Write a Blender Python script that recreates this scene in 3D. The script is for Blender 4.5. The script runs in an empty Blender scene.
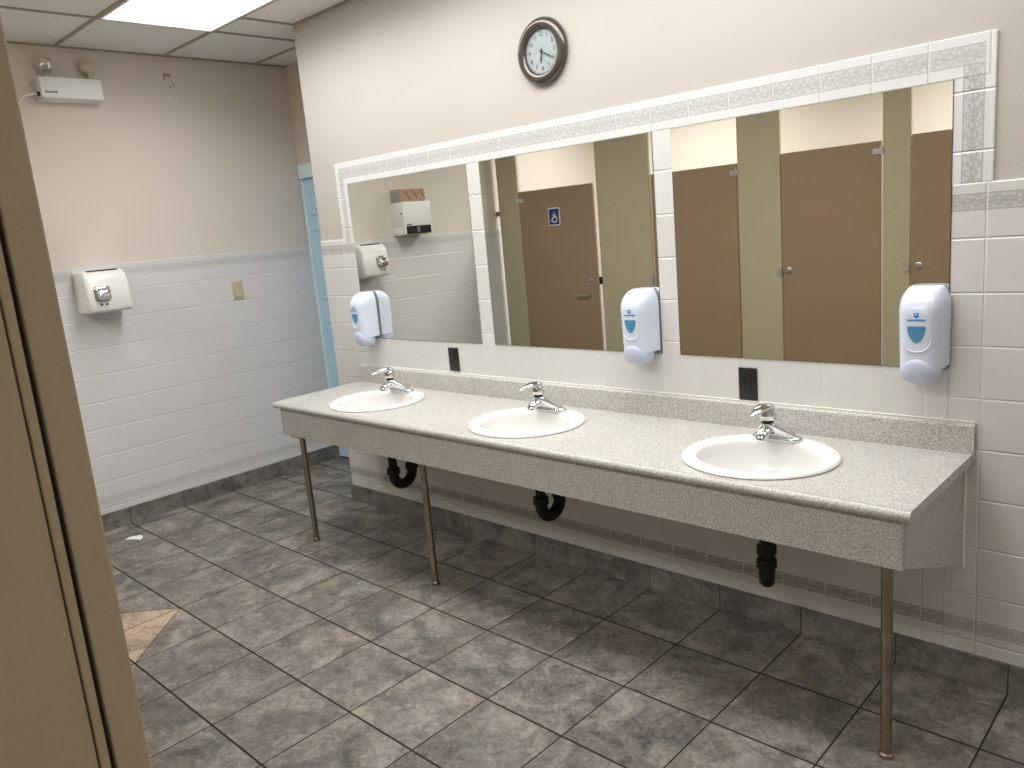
import bpy, bmesh, math, random
from mathutils import Vector, Matrix
PI = math.pi
random.seed(7)
SC = bpy.context.scene
COL = SC.collection

# ------------------------------------------------------------------ camera
T = 0.335                                    # floor tile pitch in metres
CAM = Vector((3.1962, -2.6378, 1.5867))
YAW, PITCH, ROLL, FPX = -0.77633, 0.19716, -0.08885, 791.85
fw = Vector((math.sin(YAW) * math.cos(PITCH), math.cos(YAW) * math.cos(PITCH), -math.sin(PITCH)))
rt0 = Vector((math.cos(YAW), -math.sin(YAW), 0))
up0 = rt0.cross(fw)
rt = math.cos(ROLL) * rt0 + math.sin(ROLL) * up0
up = -math.sin(ROLL) * rt0 + math.cos(ROLL) * up0
cd = bpy.data.cameras.new('camera')
cd.sensor_fit = 'HORIZONTAL'
cd.sensor_width = 36
cd.lens = FPX / 1024 * 36
cd.clip_start = 0.02
cam = bpy.data.objects.new('camera', cd)
COL.objects.link(cam)
m3 = Matrix((rt, up, -fw)).transposed()
cam.matrix_world = Matrix.Translation(CAM) @ m3.to_4x4()
SC.camera = cam

# ------------------------------------------------------------------ world, exposure
w = bpy.data.worlds.new('world')
SC.world = w
w.use_nodes = True
w.node_tree.nodes['Background'].inputs[0].default_value = (0.9, 0.92, 1, 1)
w.node_tree.nodes['Background'].inputs[1].default_value = 0.05
SC.view_settings.view_transform = 'Standard'
SC.view_settings.look = 'None'
SC.view_settings.gamma = 1
SC.view_settings.use_curve_mapping = False
SC.view_settings.exposure = 0.0
SC.cycles.use_denoising = True
SC.cycles.max_bounces = 12
SC.cycles.diffuse_bounces = 6
SC.cycles.glossy_bounces = 6
SC.cycles.sample_clamp_indirect = 6
LAMP = 2.8                                   # radiance of a troffer diffuser seen edge on
LAMP_W = 13.5                                # power of the tubes behind one prismatic diffuser
LAMP_SPREAD = 155                            # prismatic lens cut-off, degrees

# ------------------------------------------------------------------ key measures (metres)
XL = -1.787          # tiled face of the left wall
XN = -0.856          # outside corner of the mirror wall
YE = 0.515           # wall with the blue door
ZC = 2.780           # ceiling
YD = -2.44           # front of the stalls
YB = -4.05           # wall behind the stalls
XR = 4.35            # right wall
ZB = 0.103           # base top
ZW = 1.591           # top of the tiled wainscot
MB_, MT_ = 1.035, 1.885                      # mirror bottom, top
MX = [(-0.520, 0.432), (0.517, 1.4585), (1.538, 2.488)]
FO = 1.999           # top of the mirror surround
FXL, FXR = -0.622, 2.593
PT = 0.008           # the paint lies this far behind the tile face
ZT = 0.779           # countertop
CX0, CX1, CYF = -0.602, 2.565, -0.593
SINKX = (-0.036, 0.988, 2.021)
SINKY = -0.325

# ------------------------------------------------------------------ node helpers
class NT:
    def __init__(s, name):
        s.m = bpy.data.materials.new(name)
        s.m.use_nodes = True
        s.t = s.m.node_tree
        s.n = s.t.nodes
        s.b = s.n['Principled BSDF']
    def node(s, kind, **kw):
        n = s.n.new(kind)
        for k, v in kw.items():
            setattr(n, k, v)
        return n
    def put(s, sock, v):
        if v is None:
            return
        if isinstance(v, bpy.types.NodeSocket):
            s.t.links.new(v, sock)
        else:
            if isinstance(v, tuple) and len(v) == 3 and sock.type == 'RGBA':
                v = v + (1,)
            sock.default_value = v
    def math(s, op, a, b=None, c=None, clamp=False):
        n = s.node('ShaderNodeMath', operation=op, use_clamp=clamp)
        for i, v in enumerate((a, b, c)):
            s.put(n.inputs[i], v)
        return n.outputs[0]
    def xyz(s):
        g = s.node('ShaderNodeTexCoord')
        x = s.node('ShaderNodeSeparateXYZ')
        s.t.links.new(g.outputs['Object'], x.inputs[0])
        return x.outputs[0], x.outputs[1], x.outputs[2], g.outputs['Object']
    def comb(s, x, y, z):
        n = s.node('ShaderNodeCombineXYZ')
        for i, v in enumerate((x, y, z)):
            s.put(n.inputs[i], v)
        return n.outputs[0]
    def step(s, v, a, b, lo=0.0, hi=1.0):
        n = s.node('ShaderNodeMapRange', interpolation_type='SMOOTHSTEP')
        s.put(n.inputs[0], v)
        for i, q in enumerate((a, b, lo, hi)):
            s.put(n.inputs[1 + i], q)
        return n.outputs[0]
    def mix(s, f, a, b, mode='MIX'):
        n = s.node('ShaderNodeMix', data_type='RGBA', blend_type=mode)
        s.put(n.inputs[0], f)
        s.put(n.inputs[6], a)
        s.put(n.inputs[7], b)
        return n.outputs[2]
    def noise(s, vec, scale, detail=4, rough=0.55, dist=0.0):
        n = s.node('ShaderNodeTexNoise')
        s.put(n.inputs['Vector'], vec)
        n.inputs['Scale'].default_value = scale
        n.inputs['Detail'].default_value = detail
        n.inputs['Roughness'].default_value = rough
        n.inputs['Distortion'].default_value = dist
        return n.outputs[0]
    def bump(s, h, dist=0.002, strength=1.0):
        n = s.node('ShaderNodeBump')
        n.inputs['Distance'].default_value = dist
        n.inputs['Strength'].default_value = strength
        s.put(n.inputs['Height'], h)
        s.t.links.new(n.outputs[0], s.b.inputs['Normal'])
    def fin(s, color=None, rough=None, metal=None, spec=None, coat=None, trans=None):
        for k, v in (('Base Color', color), ('Roughness', rough), ('Metallic', metal), ('Specular IOR Level', spec),
                     ('Coat Weight', coat), ('Transmission Weight', trans)):
            s.put(s.b.inputs[k], v)
        return s.m

def simple(name, color, rough=0.5, metal=0.0, spec=0.5, var=0.06, scale=9.0, coat=0.0):
    """plain coloured material with a little mottling"""
    t = NT(name)
    x, y, z, v = t.xyz()
    n = t.noise(v, scale, 3)
    dark = tuple(c * (1 - var) for c in color)
    lite = tuple(min(1, c * (1 + var)) for c in color)
    return t.fin(t.mix(n, dark, lite), rough, metal, spec, coat)

def wall_tile(name, axis, u0, pu, z0, pz, band=None, band_axis='u', tile=(0.655, 0.655, 0.645), grout=(0.75, 0.74, 0.72),
              vstrength=1.0, hstrength=1.0, vary=0.05, blur=1.0, bandcol=(0.30, 0.295, 0.285)):
    """glazed square wall tile; band=(w0,w1[,...]) is the printed scroll band, running along u ('u') or upwards ('z')"""
    t = NT(name)
    x, y, z, v = t.xyz()
    u = x if axis == 'x' else y
    du = t.math('PINGPONG', t.math('SUBTRACT', u, u0), pu / 2) if pu else None
    dz = t.math('PINGPONG', t.math('SUBTRACT', z, z0), pz / 2) if pz else None
    masks, heights = [], []
    for d, st in ((du, vstrength), (dz, hstrength)):
        if d is None:
            continue
        masks.append(t.math('MULTIPLY', t.step(d, 0.0008, 0.0022, 1, 0), st))
        heights.append(t.math('ADD', t.math('MULTIPLY', t.step(d, 0.0005, 0.005), st), 1 - st))
    g = masks[0] if len(masks) == 1 else t.math('MAXIMUM', masks[0], masks[1])
    h = heights[0] if len(heights) == 1 else t.math('MINIMUM', heights[0], heights[1])
    cell = t.comb(t.math('FLOOR', t.math('DIVIDE', t.math('SUBTRACT', u, u0), pu or 1)),
                  t.math('FLOOR', t.math('DIVIDE', t.math('SUBTRACT', z, z0), pz or 1)), 0.0)
    wn = t.node('ShaderNodeTexWhiteNoise', noise_dimensions='3D')
    t.put(wn.inputs['Vector'], cell)
    tv = t.math('MULTIPLY_ADD', wn.outputs[0], vary, 0.99 - vary / 2)
    cl = t.math('MULTIPLY_ADD', t.noise(v, 14, 4, 0.6, 0.6), 0.09, 0.955)
    tv = t.math('MULTIPLY', tv, cl)
    cc = t.comb(tv, tv, tv)
    col = t.mix(1.0, tile, cc, 'MULTIPLY')
    if band:
        nv = t.noise(v, 60, 3, 0.6)
        wob = t.math('MULTIPLY', t.math('SUBTRACT', nv, 0.5), 0.022)
        for bd in band:
            w0, w1 = bd[0], bd[1]
            ax_ = bd[2] if len(bd) > 2 else band_axis
            along, across = (u, z) if ax_ == 'u' else (z, u)
            al = t.math('ADD', along, wob)
            wd = w1 - w0
            mid = (w0 + w1) / 2
            inside = t.math('MULTIPLY', t.step(across, w0 - 0.0008, w0 + 0.0008), t.step(across, w1 - 0.0008, w1 + 0.0008, 1, 0))
            lim = None
            if len(bd) > 3:
                lim = t.math('MULTIPLY', t.step(along, bd[3] - 0.0006, bd[3] + 0.0006), t.step(along, bd[4] - 0.0006, bd[4] + 0.0006, 1, 0))
            rel = t.math('SUBTRACT', across, t.math('MULTIPLY_ADD', wob, 0.35, mid))
            k = 2 * PI / 0.0535
            vine = t.math('MULTIPLY', t.math('SINE', t.math('MULTIPLY', al, k)), wd * 0.24)
            dv = t.math('ABSOLUTE', t.math('SUBTRACT', rel, vine))
            line = t.step(dv, wd * 0.02, wd * 0.12, 0.75, 0)
            # leaves and curls in the bends of the vine
            pa = t.math('PINGPONG', t.math('ADD', al, 0.0134), 0.01338)
            lv = t.math('MULTIPLY', t.math('SINE', t.math('MULTIPLY', t.math('ADD', al, 0.0267), k)), wd * 0.22)
            rr = t.math('SQRT', t.math('ADD', t.math('POWER', t.math('MULTIPLY', pa, 0.75), 2.0), t.math('POWER', t.math('SUBTRACT', rel, lv), 2.0)))
            rg = t.step(t.math('ABSOLUTE', t.math('SUBTRACT', rr, wd * 0.17)), wd * 0.02, wd * 0.11, 0.65, 0)
            edge = t.math('MAXIMUM', t.step(t.math('ABSOLUTE', t.math('SUBTRACT', across, w0)), 0.0010, 0.0030, 0.7, 0),
                          t.step(t.math('ABSOLUTE', t.math('SUBTRACT', across, w1)), 0.0010, 0.0030, 0.7, 0))
            blot = t.step(t.noise(v, 95, 4, 0.75, 1.5), 0.46, 0.64, 0, 0.8)
            pat = t.math('MAXIMUM', t.math('MAXIMUM', line, rg), blot)
            pat = t.math('MULTIPLY_ADD', pat, 0.62, 0.24)
            pat = t.math('MULTIPLY', pat, inside)
            pat = t.math('MAXIMUM', pat, edge)
            if lim is not None:
                pat = t.math('MULTIPLY', pat, lim)
            col = t.mix(t.math('MULTIPLY', pat, t.math('SUBTRACT', 1.0, g)), col, bandcol)
    col = t.mix(g, col, grout)
    t.bump(h, 0.0022, 0.9)
    return t.fin(col, t.math('MULTIPLY_ADD', g, 0.45, 0.22), 0.0, 0.5)

def floor_tile(name, inlay=True, base=False):
    t = NT(name)
    x, y, z, v = t.xyz()
    X0, Y0 = 1.0 * T, -2.0079 * T
    dx = t.math('PINGPONG', t.math('SUBTRACT', x, X0), T / 2)
    dy = t.math('PINGPONG', t.math('SUBTRACT', y, Y0), T / 2)
    cx = t.math('FLOOR', t.math('DIVIDE', t.math('SUBTRACT', x, X0), T))
    cy = t.math('FLOOR', t.math('DIVIDE', t.math('SUBTRACT', y, Y0), T))
    wn = t.node('ShaderNodeTexWhiteNoise', noise_dimensions='3D')
    t.put(wn.inputs['Vector'], t.comb(cx, cy, 0.0))
    off = t.node('ShaderNodeVectorMath', operation='MULTIPLY_ADD')
    t.put(off.inputs[0], wn.outputs[1])
    off.inputs[1].default_value = (37, 23, 11)
    t.put(off.inputs[2], v)
    vv = off.outputs[0]
    n1 = t.noise(vv, 5.5, 6, 0.62, 0.8)
    n2 = t.noise(vv, 24, 6, 0.7, 1.2)
    n3 = t.noise(vv, 3.0, 3, 0.5)
    n4 = t.noise(vv, 75, 4, 0.75)
    tone = t.math('MULTIPLY_ADD', n1, 0.5, t.math('MULTIPLY_ADD', n2, 0.38, t.math('MULTIPLY', n4, 0.22)))
    r = t.node('ShaderNodeValToRGB')
    e = r.color_ramp.elements
    e[0].position, e[0].color = 0.43, (0.070, 0.064, 0.060, 1)
    e[1].position, e[1].color = 0.68, (0.35, 0.325, 0.293, 1)
    q = e.new(0.55); q.color = (0.180, 0.167, 0.150, 1)
    t.put(r.inputs[0], tone)
    col = t.mix(t.step(n3, 0.42, 0.68, 0, 0.30), r.outputs[0], t.mix(1.0, r.outputs[0], (1.12, 0.98, 0.86), 'MULTIPLY'))
    tv = t.math('MULTIPLY_ADD', wn.outputs[0], 0.14, 0.93)
    col = t.mix(1.0, col, t.comb(tv, tv, tv), 'MULTIPLY')
    gx = t.step(dx, 0.0020, 0.0034, 1, 0)
    gy = t.step(dy, 0.0030, 0.0046, 1, 0)
    g = t.math('MAXIMUM', gx, gy)
    h = t.math('MINIMUM', t.step(dx, 0.001, 0.006), t.step(dy, 0.0015, 0.007))
    if inlay:
        ix, iy = X0 - 2 * T, Y0 - 3 * T
        d1 = t.math('ADD', t.math('ABSOLUTE', t.math('SUBTRACT', x, ix)), t.math('ABSOLUTE', t.math('SUBTRACT', y, iy)))
        ins = t.step(d1, T - 0.001, T, 1, 0)
        beige = t.mix(t.step(tone, 0.40, 0.66), (0.17, 0.120, 0.085), (0.56, 0.44, 0.33))
        col = t.mix(ins, col, beige)
        dd = t.math('ABSOLUTE', t.math('SUBTRACT', d1, T))
        g = t.math('MAXIMUM', g, t.step(dd, 0.0018, 0.0034, 1, 0))
        h = t.math('MINIMUM', h, t.step(dd, 0.001, 0.006))
    col = t.mix(g, col, (0.040, 0.033, 0.028))
    h = t.math('ADD', t.math('MULTIPLY', h, 0.45), t.math('MULTIPLY', n2, 0.35))
    t.bump(h, 0.0014, 0.7)
    return t.fin(col, t.math('MAXIMUM', t.math('MULTIPLY_ADD', n2, 0.25, 0.36), t.math('MULTIPLY', g, 0.95)), 0.0, t.math('MULTIPLY_ADD', g, -0.38, 0.42))

def base_tile(name, axis):
    """the floor tile cut into a four inch base"""
    t = NT(name)
    x, y, z, v = t.xyz()
    u = x if axis == 'x' else y
    d = t.math('PINGPONG', t.math('SUBTRACT', u, 0.335), T / 2)
    n1 = t.noise(v, 6, 6, 0.62, 0.8)
    n2 = t.noise(v, 26, 6, 0.7, 1.0)
    tone = t.math('MULTIPLY_ADD', n1, 0.6, t.math('MULTIPLY', n2, 0.5))
    col = t.mix(t.step(tone, 0.38, 0.75), (0.085, 0.080, 0.075), (0.26, 0.245, 0.225))
    g = t.step(d, 0.0015, 0.003, 1, 0)
    col = t.mix(g, col, (0.06, 0.052, 0.045))
    t.bump(t.math('ADD', t.step(d, 0.001, 0.006), t.math('MULTIPLY', n2, 0.2)), 0.0015, 0.7)
    return t.fin(col, 0.42, 0.0, 0.4)

def paint(name, color):
    t = NT(name)
    x, y, z, v = t.xyz()
    n = t.noise(v, 2.2, 4, 0.5)
    s = t.noise(v, 220, 2, 0.5)
    col = t.mix(n, tuple(c * 0.96 for c in color), tuple(min(1, c * 1.03) for c in color))
    t.bump(s, 0.0006, 0.25)
    return t.fin(col, 0.6, 0.0, 0.3)

def granite(name):
    t = NT(name)
    x, y, z, v = t.xyz()
    n1 = t.noise(v, 210, 4, 0.8)
    n2 = t.noise(v, 330, 2, 0.7)
    n3 = t.noise(v, 4, 3, 0.5)
    vo = t.node('ShaderNodeTexVoronoi')
    t.put(vo.inputs['Vector'], v)
    vo.inputs['Scale'].default_value = 150
    col = t.mix(t.step(n1, 0.42, 0.58), (0.34, 0.325, 0.295), (0.62, 0.615, 0.59))
    col = t.mix(t.step(n2, 0.56, 0.68, 0, 0.6), col, (0.68, 0.67, 0.645))
    col = t.mix(t.step(vo.outputs['Distance'], 0.14, 0.30, 0.8, 0), col, (0.14, 0.125, 0.11))
    tv = t.math('MULTIPLY_ADD', n3, 0.14, 0.93)
    col = t.mix(1.0, col, t.comb(tv, tv, tv), 'MULTIPLY')
    return t.fin(col, 0.34, 0.0, 0.5)

def laminate(name, color):
    t = NT(name)
    x, y, z, v = t.xyz()
    n = t.noise(v, 3, 4, 0.6)
    f = t.noise(t.comb(t.math('MULTIPLY', x, 46.0), t.math('MULTIPLY', y, 46.0), t.math('MULTIPLY', z, 14.0)), 8, 3, 0.6)
    col = t.mix(t.math('MULTIPLY_ADD', n, 0.6, t.math('MULTIPLY', f, 0.4)), tuple(c * 0.90 for c in color), tuple(c * 1.10 for c in color))
    t.bump(f, 0.0004, 0.3)
    return t.fin(col, 0.45, 0.0, 0.4)

def ceiling_tile(name):
    t = NT(name)
    x, y, z, v = t.xyz()
    n = t.noise(v, 90, 4, 0.7)
    p = t.step(t.noise(v, 170, 2, 0.5), 0.62, 0.70, 0, 1)
    c = t.mix(n, (0.78, 0.775, 0.75), (0.85, 0.845, 0.82))
    col = t.mix(t.math('MULTIPLY', p, 0.35), c, (0.40, 0.39, 0.37))
    t.bump(n, 0.002, 0.5)
    return t.fin(col, 0.8, 0.0, 0.2)

def emitter(name, color, strength):
    t = NT(name)
    x, y, z, v = t.xyz()
    p = t.math('MULTIPLY_ADD', t.noise(v, 120, 2), 0.04, 0.98)
    t.put(t.b.inputs['Emission Color'], color)
    t.put(t.b.inputs['Emission Strength'], t.math('MULTIPLY', p, strength))
    return t.fin((0.9, 0.9, 0.9), 0.5)

M = {}
TG = dict(u0=2.5805, pu=0.1605)
UNDER = (0.1785, 0.2205)
M['tile_right'] = wall_tile('glazed tile right', 'x', TG['u0'], TG['pu'], 1.591, 0.1605, band=[(1.513, 1.559), UNDER])
M['tile_plain'] = wall_tile('glazed tile under mirrors', 'x', TG['u0'], TG['pu'], 0.873, 0.171, vstrength=0.30)
M['tile_low'] = wall_tile('glazed tile under counter', 'x', TG['u0'], TG['pu'], 1.591, 0.1605, band=[UNDER], hstrength=0.7, bandcol=(0.17, 0.155, 0.13))
M['tile_leftpart'] = wall_tile('glazed tile left of mirrors', 'x', TG['u0'], TG['pu'], 1.591, 0.1605, band=[(1.513, 1.559), UNDER], vstrength=0.5)
M['tile_wall_left'] = wall_tile('glazed tile left wall', 'y', 0.515, 0.1605, 1.572, 0.1598, band=[(1.496, 1.540), (0.160, 0.200)], vstrength=0.08, vary=0.012,
                                hstrength=0.8, tile=(0.67, 0.665, 0.675), bandcol=(0.50, 0.495, 0.48), grout=(0.76, 0.755, 0.75))
M['frame_top'] = wall_tile('surround tile top', 'x', TG['u0'] - 0.0, TG['pu'], 0, None, band=[(1.918, 1.970, 'u', -0.592, 2.567), (2.513, 2.565, 'z', 1.80, 1.918), (-0.586, -0.555, 'z', 1.80, 1.918)], tile=(0.70, 0.715, 0.725), hstrength=0, bandcol=(0.38, 0.38, 0.375))
M['frame_right'] = wall_tile('surround tile right', 'x', 0, None, 1.679, 0.1655, band=[(2.513, 2.565)], band_axis='z', tile=(0.70, 0.715, 0.725))
M['frame_left'] = wall_tile('surround tile left', 'x', 0, None, 1.650, 0.163, band=[(-0.586, -0.555)], band_axis='z', tile=(0.70, 0.715, 0.725), bandcol=(0.42, 0.42, 0.415))
M['strip'] = wall_tile('plain tile strip', 'x', 0, None, 1.575, 0.1632, tile=(0.68, 0.685, 0.68))
M['floor'] = floor_tile('slate floor tile')
M['base_x'] = base_tile('slate base x', 'x')
M['base_y'] = base_tile('slate base y', 'y')
M['paint'] = paint('cream wall paint', (0.67, 0.615, 0.56))
M['paint_mirror'] = paint('cream paint mirror wall', (0.505, 0.480, 0.447))  # same cream paint, darker and more neutral to offset strong lamp light here
M['ceiling'] = ceiling_tile('acoustic tile')
M['tbar'] = simple('beige ceiling grid', (0.34, 0.29, 0.235), 0.5)
M['lamp'] = emitter('lit diffuser', (1.0, 0.975, 0.94), LAMP)
M['white_enamel'] = simple('white enamel', (0.78, 0.78, 0.755), 0.28, var=0.02, coat=0.3)
M['white_metal'] = simple('white painted steel', (0.80, 0.81, 0.80), 0.4, var=0.02)
M['porcelain'] = simple('white porcelain', (0.80, 0.80, 0.785), 0.2, var=0.015, coat=0.2)
M['granite'] = granite('grey speckled laminate')
M['chrome'] = simple('chrome', (0.68, 0.69, 0.70), 0.10, 1.0, var=0.03)
M['chrome_dull'] = simple('dull chrome', (0.62, 0.61, 0.58), 0.28, 1.0, var=0.05)
M['pipe_steel'] = simple('brown tinted chrome pipe', (0.36, 0.31, 0.26), 0.30, 1.0, var=0.35, scale=14)  # brown reflection of the floor in the legs is put into the colour
M['black_abs'] = simple('black plastic pipe', (0.008, 0.008, 0.008), 0.42, spec=0.3)
M['black'] = simple('black plastic', (0.010, 0.010, 0.011), 0.35)
M['dark'] = simple('dark recess', (0.02, 0.019, 0.018), 0.6)
M['brown'] = laminate('brown laminate', (0.32, 0.218, 0.137))
M['olive'] = laminate('olive tan laminate', (0.46, 0.405, 0.275))
M['blue_door'] = simple('blue door paint with daylight', (0.52, 0.74, 0.90), 0.4, var=0.04)  # blue paint with the brightness of daylight put into the colour
M['blue_frame'] = simple('blue frame paint with daylight', (0.74, 0.92, 0.97), 0.4, var=0.03)  # paler than the door, brighter daylight on the frame put into the colour
M['soap_white'] = simple('white dispenser plastic', (0.66, 0.73, 0.87), 0.22, var=0.01)
M['soap_push'] = simple('frosted push bar plastic', (0.54, 0.60, 0.77), 0.35, var=0.02)
M['soap_window'] = simple('blue sight window', (0.085, 0.27, 0.46), 0.12, var=0.25, scale=30)
M['soap_blue'] = simple('blue print', (0.02, 0.22, 0.62), 0.5)
M['soap_grey'] = simple('grey back plate plastic', (0.16, 0.19, 0.23), 0.4)
M['clock_rim'] = simple('dark bronze clock rim', (0.085, 0.070, 0.064), 0.20, 0.3, var=0.3, scale=25, coat=0.5)
M['clock_face'] = simple('pale clock dial', (0.33, 0.385, 0.405), 0.35, var=0.08, scale=20)
M['ink'] = simple('black ink', (0.055, 0.06, 0.065), 0.5)
M['sign_blue'] = simple('blue sign enamel', (0.012, 0.025, 0.16), 0.35)
M['sign_white'] = simple('white sign enamel', (0.80, 0.80, 0.80), 0.4, var=0.02)
M['beige'] = simple('beige plastic', (0.52, 0.44, 0.30), 0.4)
M['ivory'] = simple('aged ivory plastic', (0.60, 0.54, 0.40), 0.4)
M['paper'] = simple('white paper', (0.85, 0.85, 0.84), 0.7)
M['kraft'] = simple('kraft wrapper', (0.40, 0.245, 0.165), 0.6, var=0.12)
M['kraft_ink'] = simple('dark print on kraft', (0.10, 0.055, 0.040), 0.6)
M['towels'] = simple('folded towel ends', (0.42, 0.41, 0.36), 0.8, var=0.4, scale=60)
M['caulk'] = simple('white caulk', (0.74, 0.73, 0.68), 0.6)
M['residue'] = simple('old tan adhesive', (0.33, 0.28, 0.21), 0.8, var=0.3, scale=60)
M['scuff'] = simple('white filler scuff', (0.74, 0.71, 0.67), 0.8)
mt = NT('mirror glass')
_x, _y, _z, _v = mt.xyz()
M['mirror'] = mt.fin(mt.mix(mt.noise(_v, 1.5, 2), (0.82, 0.845, 0.80), (0.84, 0.86, 0.82)), 0.0, 1.0)

# ------------------------------------------------------------------ mesh helpers
def merge(bm, tmp):
    me = bpy.data.meshes.new('tmp')
    tmp.to_mesh(me)
    tmp.free()
    bm.from_mesh(me)
    bpy.data.meshes.remove(me)

def box(bm, x0, x1, y0, y1, z0, z1, bev=0.0, seg=2):
    t = bmesh.new()
    bmesh.ops.create_cube(t, size=1)
    for v in t.verts:
        v.co = Vector(((x0 + x1) / 2 + v.co.x * (x1 - x0), (y0 + y1) / 2 + v.co.y * (y1 - y0), (z0 + z1) / 2 + v.co.z * (z1 - z0)))
    if bev:
        bmesh.ops.bevel(t, geom=t.edges[:], offset=bev, segments=seg, profile=0.5, affect='EDGES')
    merge(bm, t)

def loft(bm, rings, cap0=True, cap1=True, closed=True):
    vs = [[bm.verts.new(p) for p in r] for r in rings]
    n = len(vs[0])
    for a, b in zip(vs, vs[1:]):
        for i in range(n if closed else n - 1):
            j = (i + 1) % n
            bm.faces.new((a[i], a[j], b[j], b[i]))
    if cap0:
        bm.faces.new(list(reversed(vs[0])))
    if cap1:
        bm.faces.new(vs[-1])

def ring(c, rx, ry, n=32, ax=(1, 0, 0), ay=(0, 1, 0), p=2.0):
    """superellipse ring around c"""
    c, ax, ay = Vector(c), Vector(ax), Vector(ay)
    out = []
    for i in range(n):
        a = 2 * PI * i / n
        ca, sa = math.cos(a), math.sin(a)
        out.append(c + ax * (rx * math.copysign(abs(ca) ** (2 / p), ca)) + ay * (ry * math.copysign(abs(sa) ** (2 / p), sa)))
    return out

def tube(bm, pts, r, n=16, cap=True):
    pts = [Vector(p) for p in pts]
    rs = r if isinstance(r, (list, tuple)) else [r] * len(pts)
    rings = []
    prev = None
    for i, p in enumerate(pts):
        d = (pts[min(i + 1, len(pts) - 1)] - pts[max(i - 1, 0)]).normalized()
        if prev is None:
            a = d.orthogonal().normalized()
        else:
            a = (prev - d * prev.dot(d)).normalized()
        prev = a
        b = d.cross(a)
        rings.append([p + a * (rs[i] * math.cos(2 * PI * k / n)) + b * (rs[i] * math.sin(2 * PI * k / n)) for k in range(n)])
    loft(bm, rings, cap, cap)

def lathe(bm, prof, n=48, c=(0, 0, 0), axis='z'):
    c = Vector(c)
    fr = {'z': ((1, 0, 0), (0, 1, 0), (0, 0, 1)), 'y': ((1, 0, 0), (0, 0, 1), (0, -1, 0)), 'x': ((0, 1, 0), (0, 0, 1), (1, 0, 0))}[axis]
    ax, ay, az = (Vector(q) for q in fr)
    rings = []
    for r, h in prof:
        rings.append([c + az * h + ax * (r * math.cos(2 * PI * k / n)) + ay * (r * math.sin(2 * PI * k / n)) for k in range(n)])
    loft(bm, rings)

def prism_x(bm, prof, x0, x1):
    """profile of (y,z) points swept along x"""
    loft(bm, [[Vector((x0, y, z)) for y, z in prof], [Vector((x1, y, z)) for y, z in prof]])

def plate_y(bm, poly, y0, y1):
    """(x,z) outline given thickness along y"""
    loft(bm, [[Vector((x, y0, z)) for x, z in poly], [Vector((x, y1, z)) for x, z in poly]])

def plate_x(bm, poly, x0, x1):
    loft(bm, [[Vector((x0, y, z)) for y, z in poly], [Vector((x1, y, z)) for y, z in poly]])

def obj(name, bm, mat, parent=None, smooth=False, angle=35):
    bmesh.ops.recalc_face_normals(bm, faces=bm.faces[:])
    if smooth:
        lim = math.radians(angle)
        for f in bm.faces:
            f.smooth = True
        for e in bm.edges:
            if len(e.link_faces) == 2 and e.calc_face_angle(0) > lim:
                e.smooth = False
    if parent is not None:
        off = Vector(parent.get('_w', (0, 0, 0)))
        for v in bm.verts:
            v.co -= off
    me = bpy.data.meshes.new(name)
    bm.to_mesh(me)
    bm.free()
    me.materials.append(mat)
    o = bpy.data.objects.new(name, me)
    COL.objects.link(o)
    if parent is not None:
        o.parent = parent
        o['_w'] = parent.get('_w', (0, 0, 0))
    return o

def tag(o, label, cat, group=None):
    o['label'] = label
    o['category'] = cat
    if group:
        o['group'] = group
    return o

def thing(name, label, cat, loc=(0, 0, 0), group=None, shift=True):
    o = bpy.data.objects.new(name, None)
    o.empty_display_size = 0.05
    COL.objects.link(o)
    o.location = loc
    o['_w'] = tuple(loc) if shift else (0.0, 0.0, 0.0)
    return tag(o, label, cat, group)

def struct(name, bm, mat, parent=None, smooth=False):
    o = obj(name, bm, mat, parent, smooth)
    if parent is None:
        o['kind'] = 'structure'
    return o

def dup(root, loc, label, group=None):
    r = root.copy(); COL.objects.link(r)
    r.location = loc
    r['label'] = label
    if group:
        r['group'] = group
    for ch in list(root.children):
        c = ch.copy(); COL.objects.link(c); c.parent = r
        for g in list(ch.children):
            d = g.copy(); COL.objects.link(d); d.parent = c
    return r

def B():
    return bmesh.new()

def text_bm(body, size, depth=0.0004, center=True):
    cu = bpy.data.curves.new('txt', 'FONT')
    cu.body = body
    cu.size = size
    cu.extrude = depth
    cu.resolution_u = 3
    if center:
        cu.align_x, cu.align_y = 'CENTER', 'CENTER'
    o = bpy.data.objects.new('txt', cu)
    COL.objects.link(o)
    dg = bpy.context.evaluated_depsgraph_get()
    me = bpy.data.meshes.new_from_object(o.evaluated_get(dg))
    bm = bmesh.new()
    bm.from_mesh(me)
    bpy.data.objects.remove(o)
    bpy.data.curves.remove(cu)
    bpy.data.meshes.remove(me)
    return bm

# ------------------------------------------------------------------ room shell
bm = B(); box(bm, XL - 0.2, XR + 0.2, YB - 0.2, YE + 0.2, -0.1, 0.0); struct('floor', bm, M['floor'])
bm = B(); box(bm, XL - 0.2, XR + 0.2, YB - 0.2, YE + 0.2, ZC, ZC + 0.1); struct('ceiling', bm, M['ceiling'])
bm = B(); box(bm, XL - 0.2, XL - PT, YB - 0.2, YE + 0.2, 0, ZC); struct('wall_left', bm, M['paint'])
bm = B(); box(bm, XN + 0.001, XR + 0.2, PT, YE + 0.2, 0, ZC); struct('wall_back', bm, M['paint_mirror'])
bm = B()
box(bm, XL - PT, XN + 0.006, YE + 0.05, YE + 0.2, 2.125, ZC)
box(bm, XL - PT, XN + 0.006, YE + 0.0, YE + 0.06, 2.125, ZC)
struct('wall_end', bm, M['paint'])
bm = B(); box(bm, XR, XR + 0.2, YB - 0.2, PT, 0, ZC); struct('wall_right', bm, M['paint'])
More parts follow.
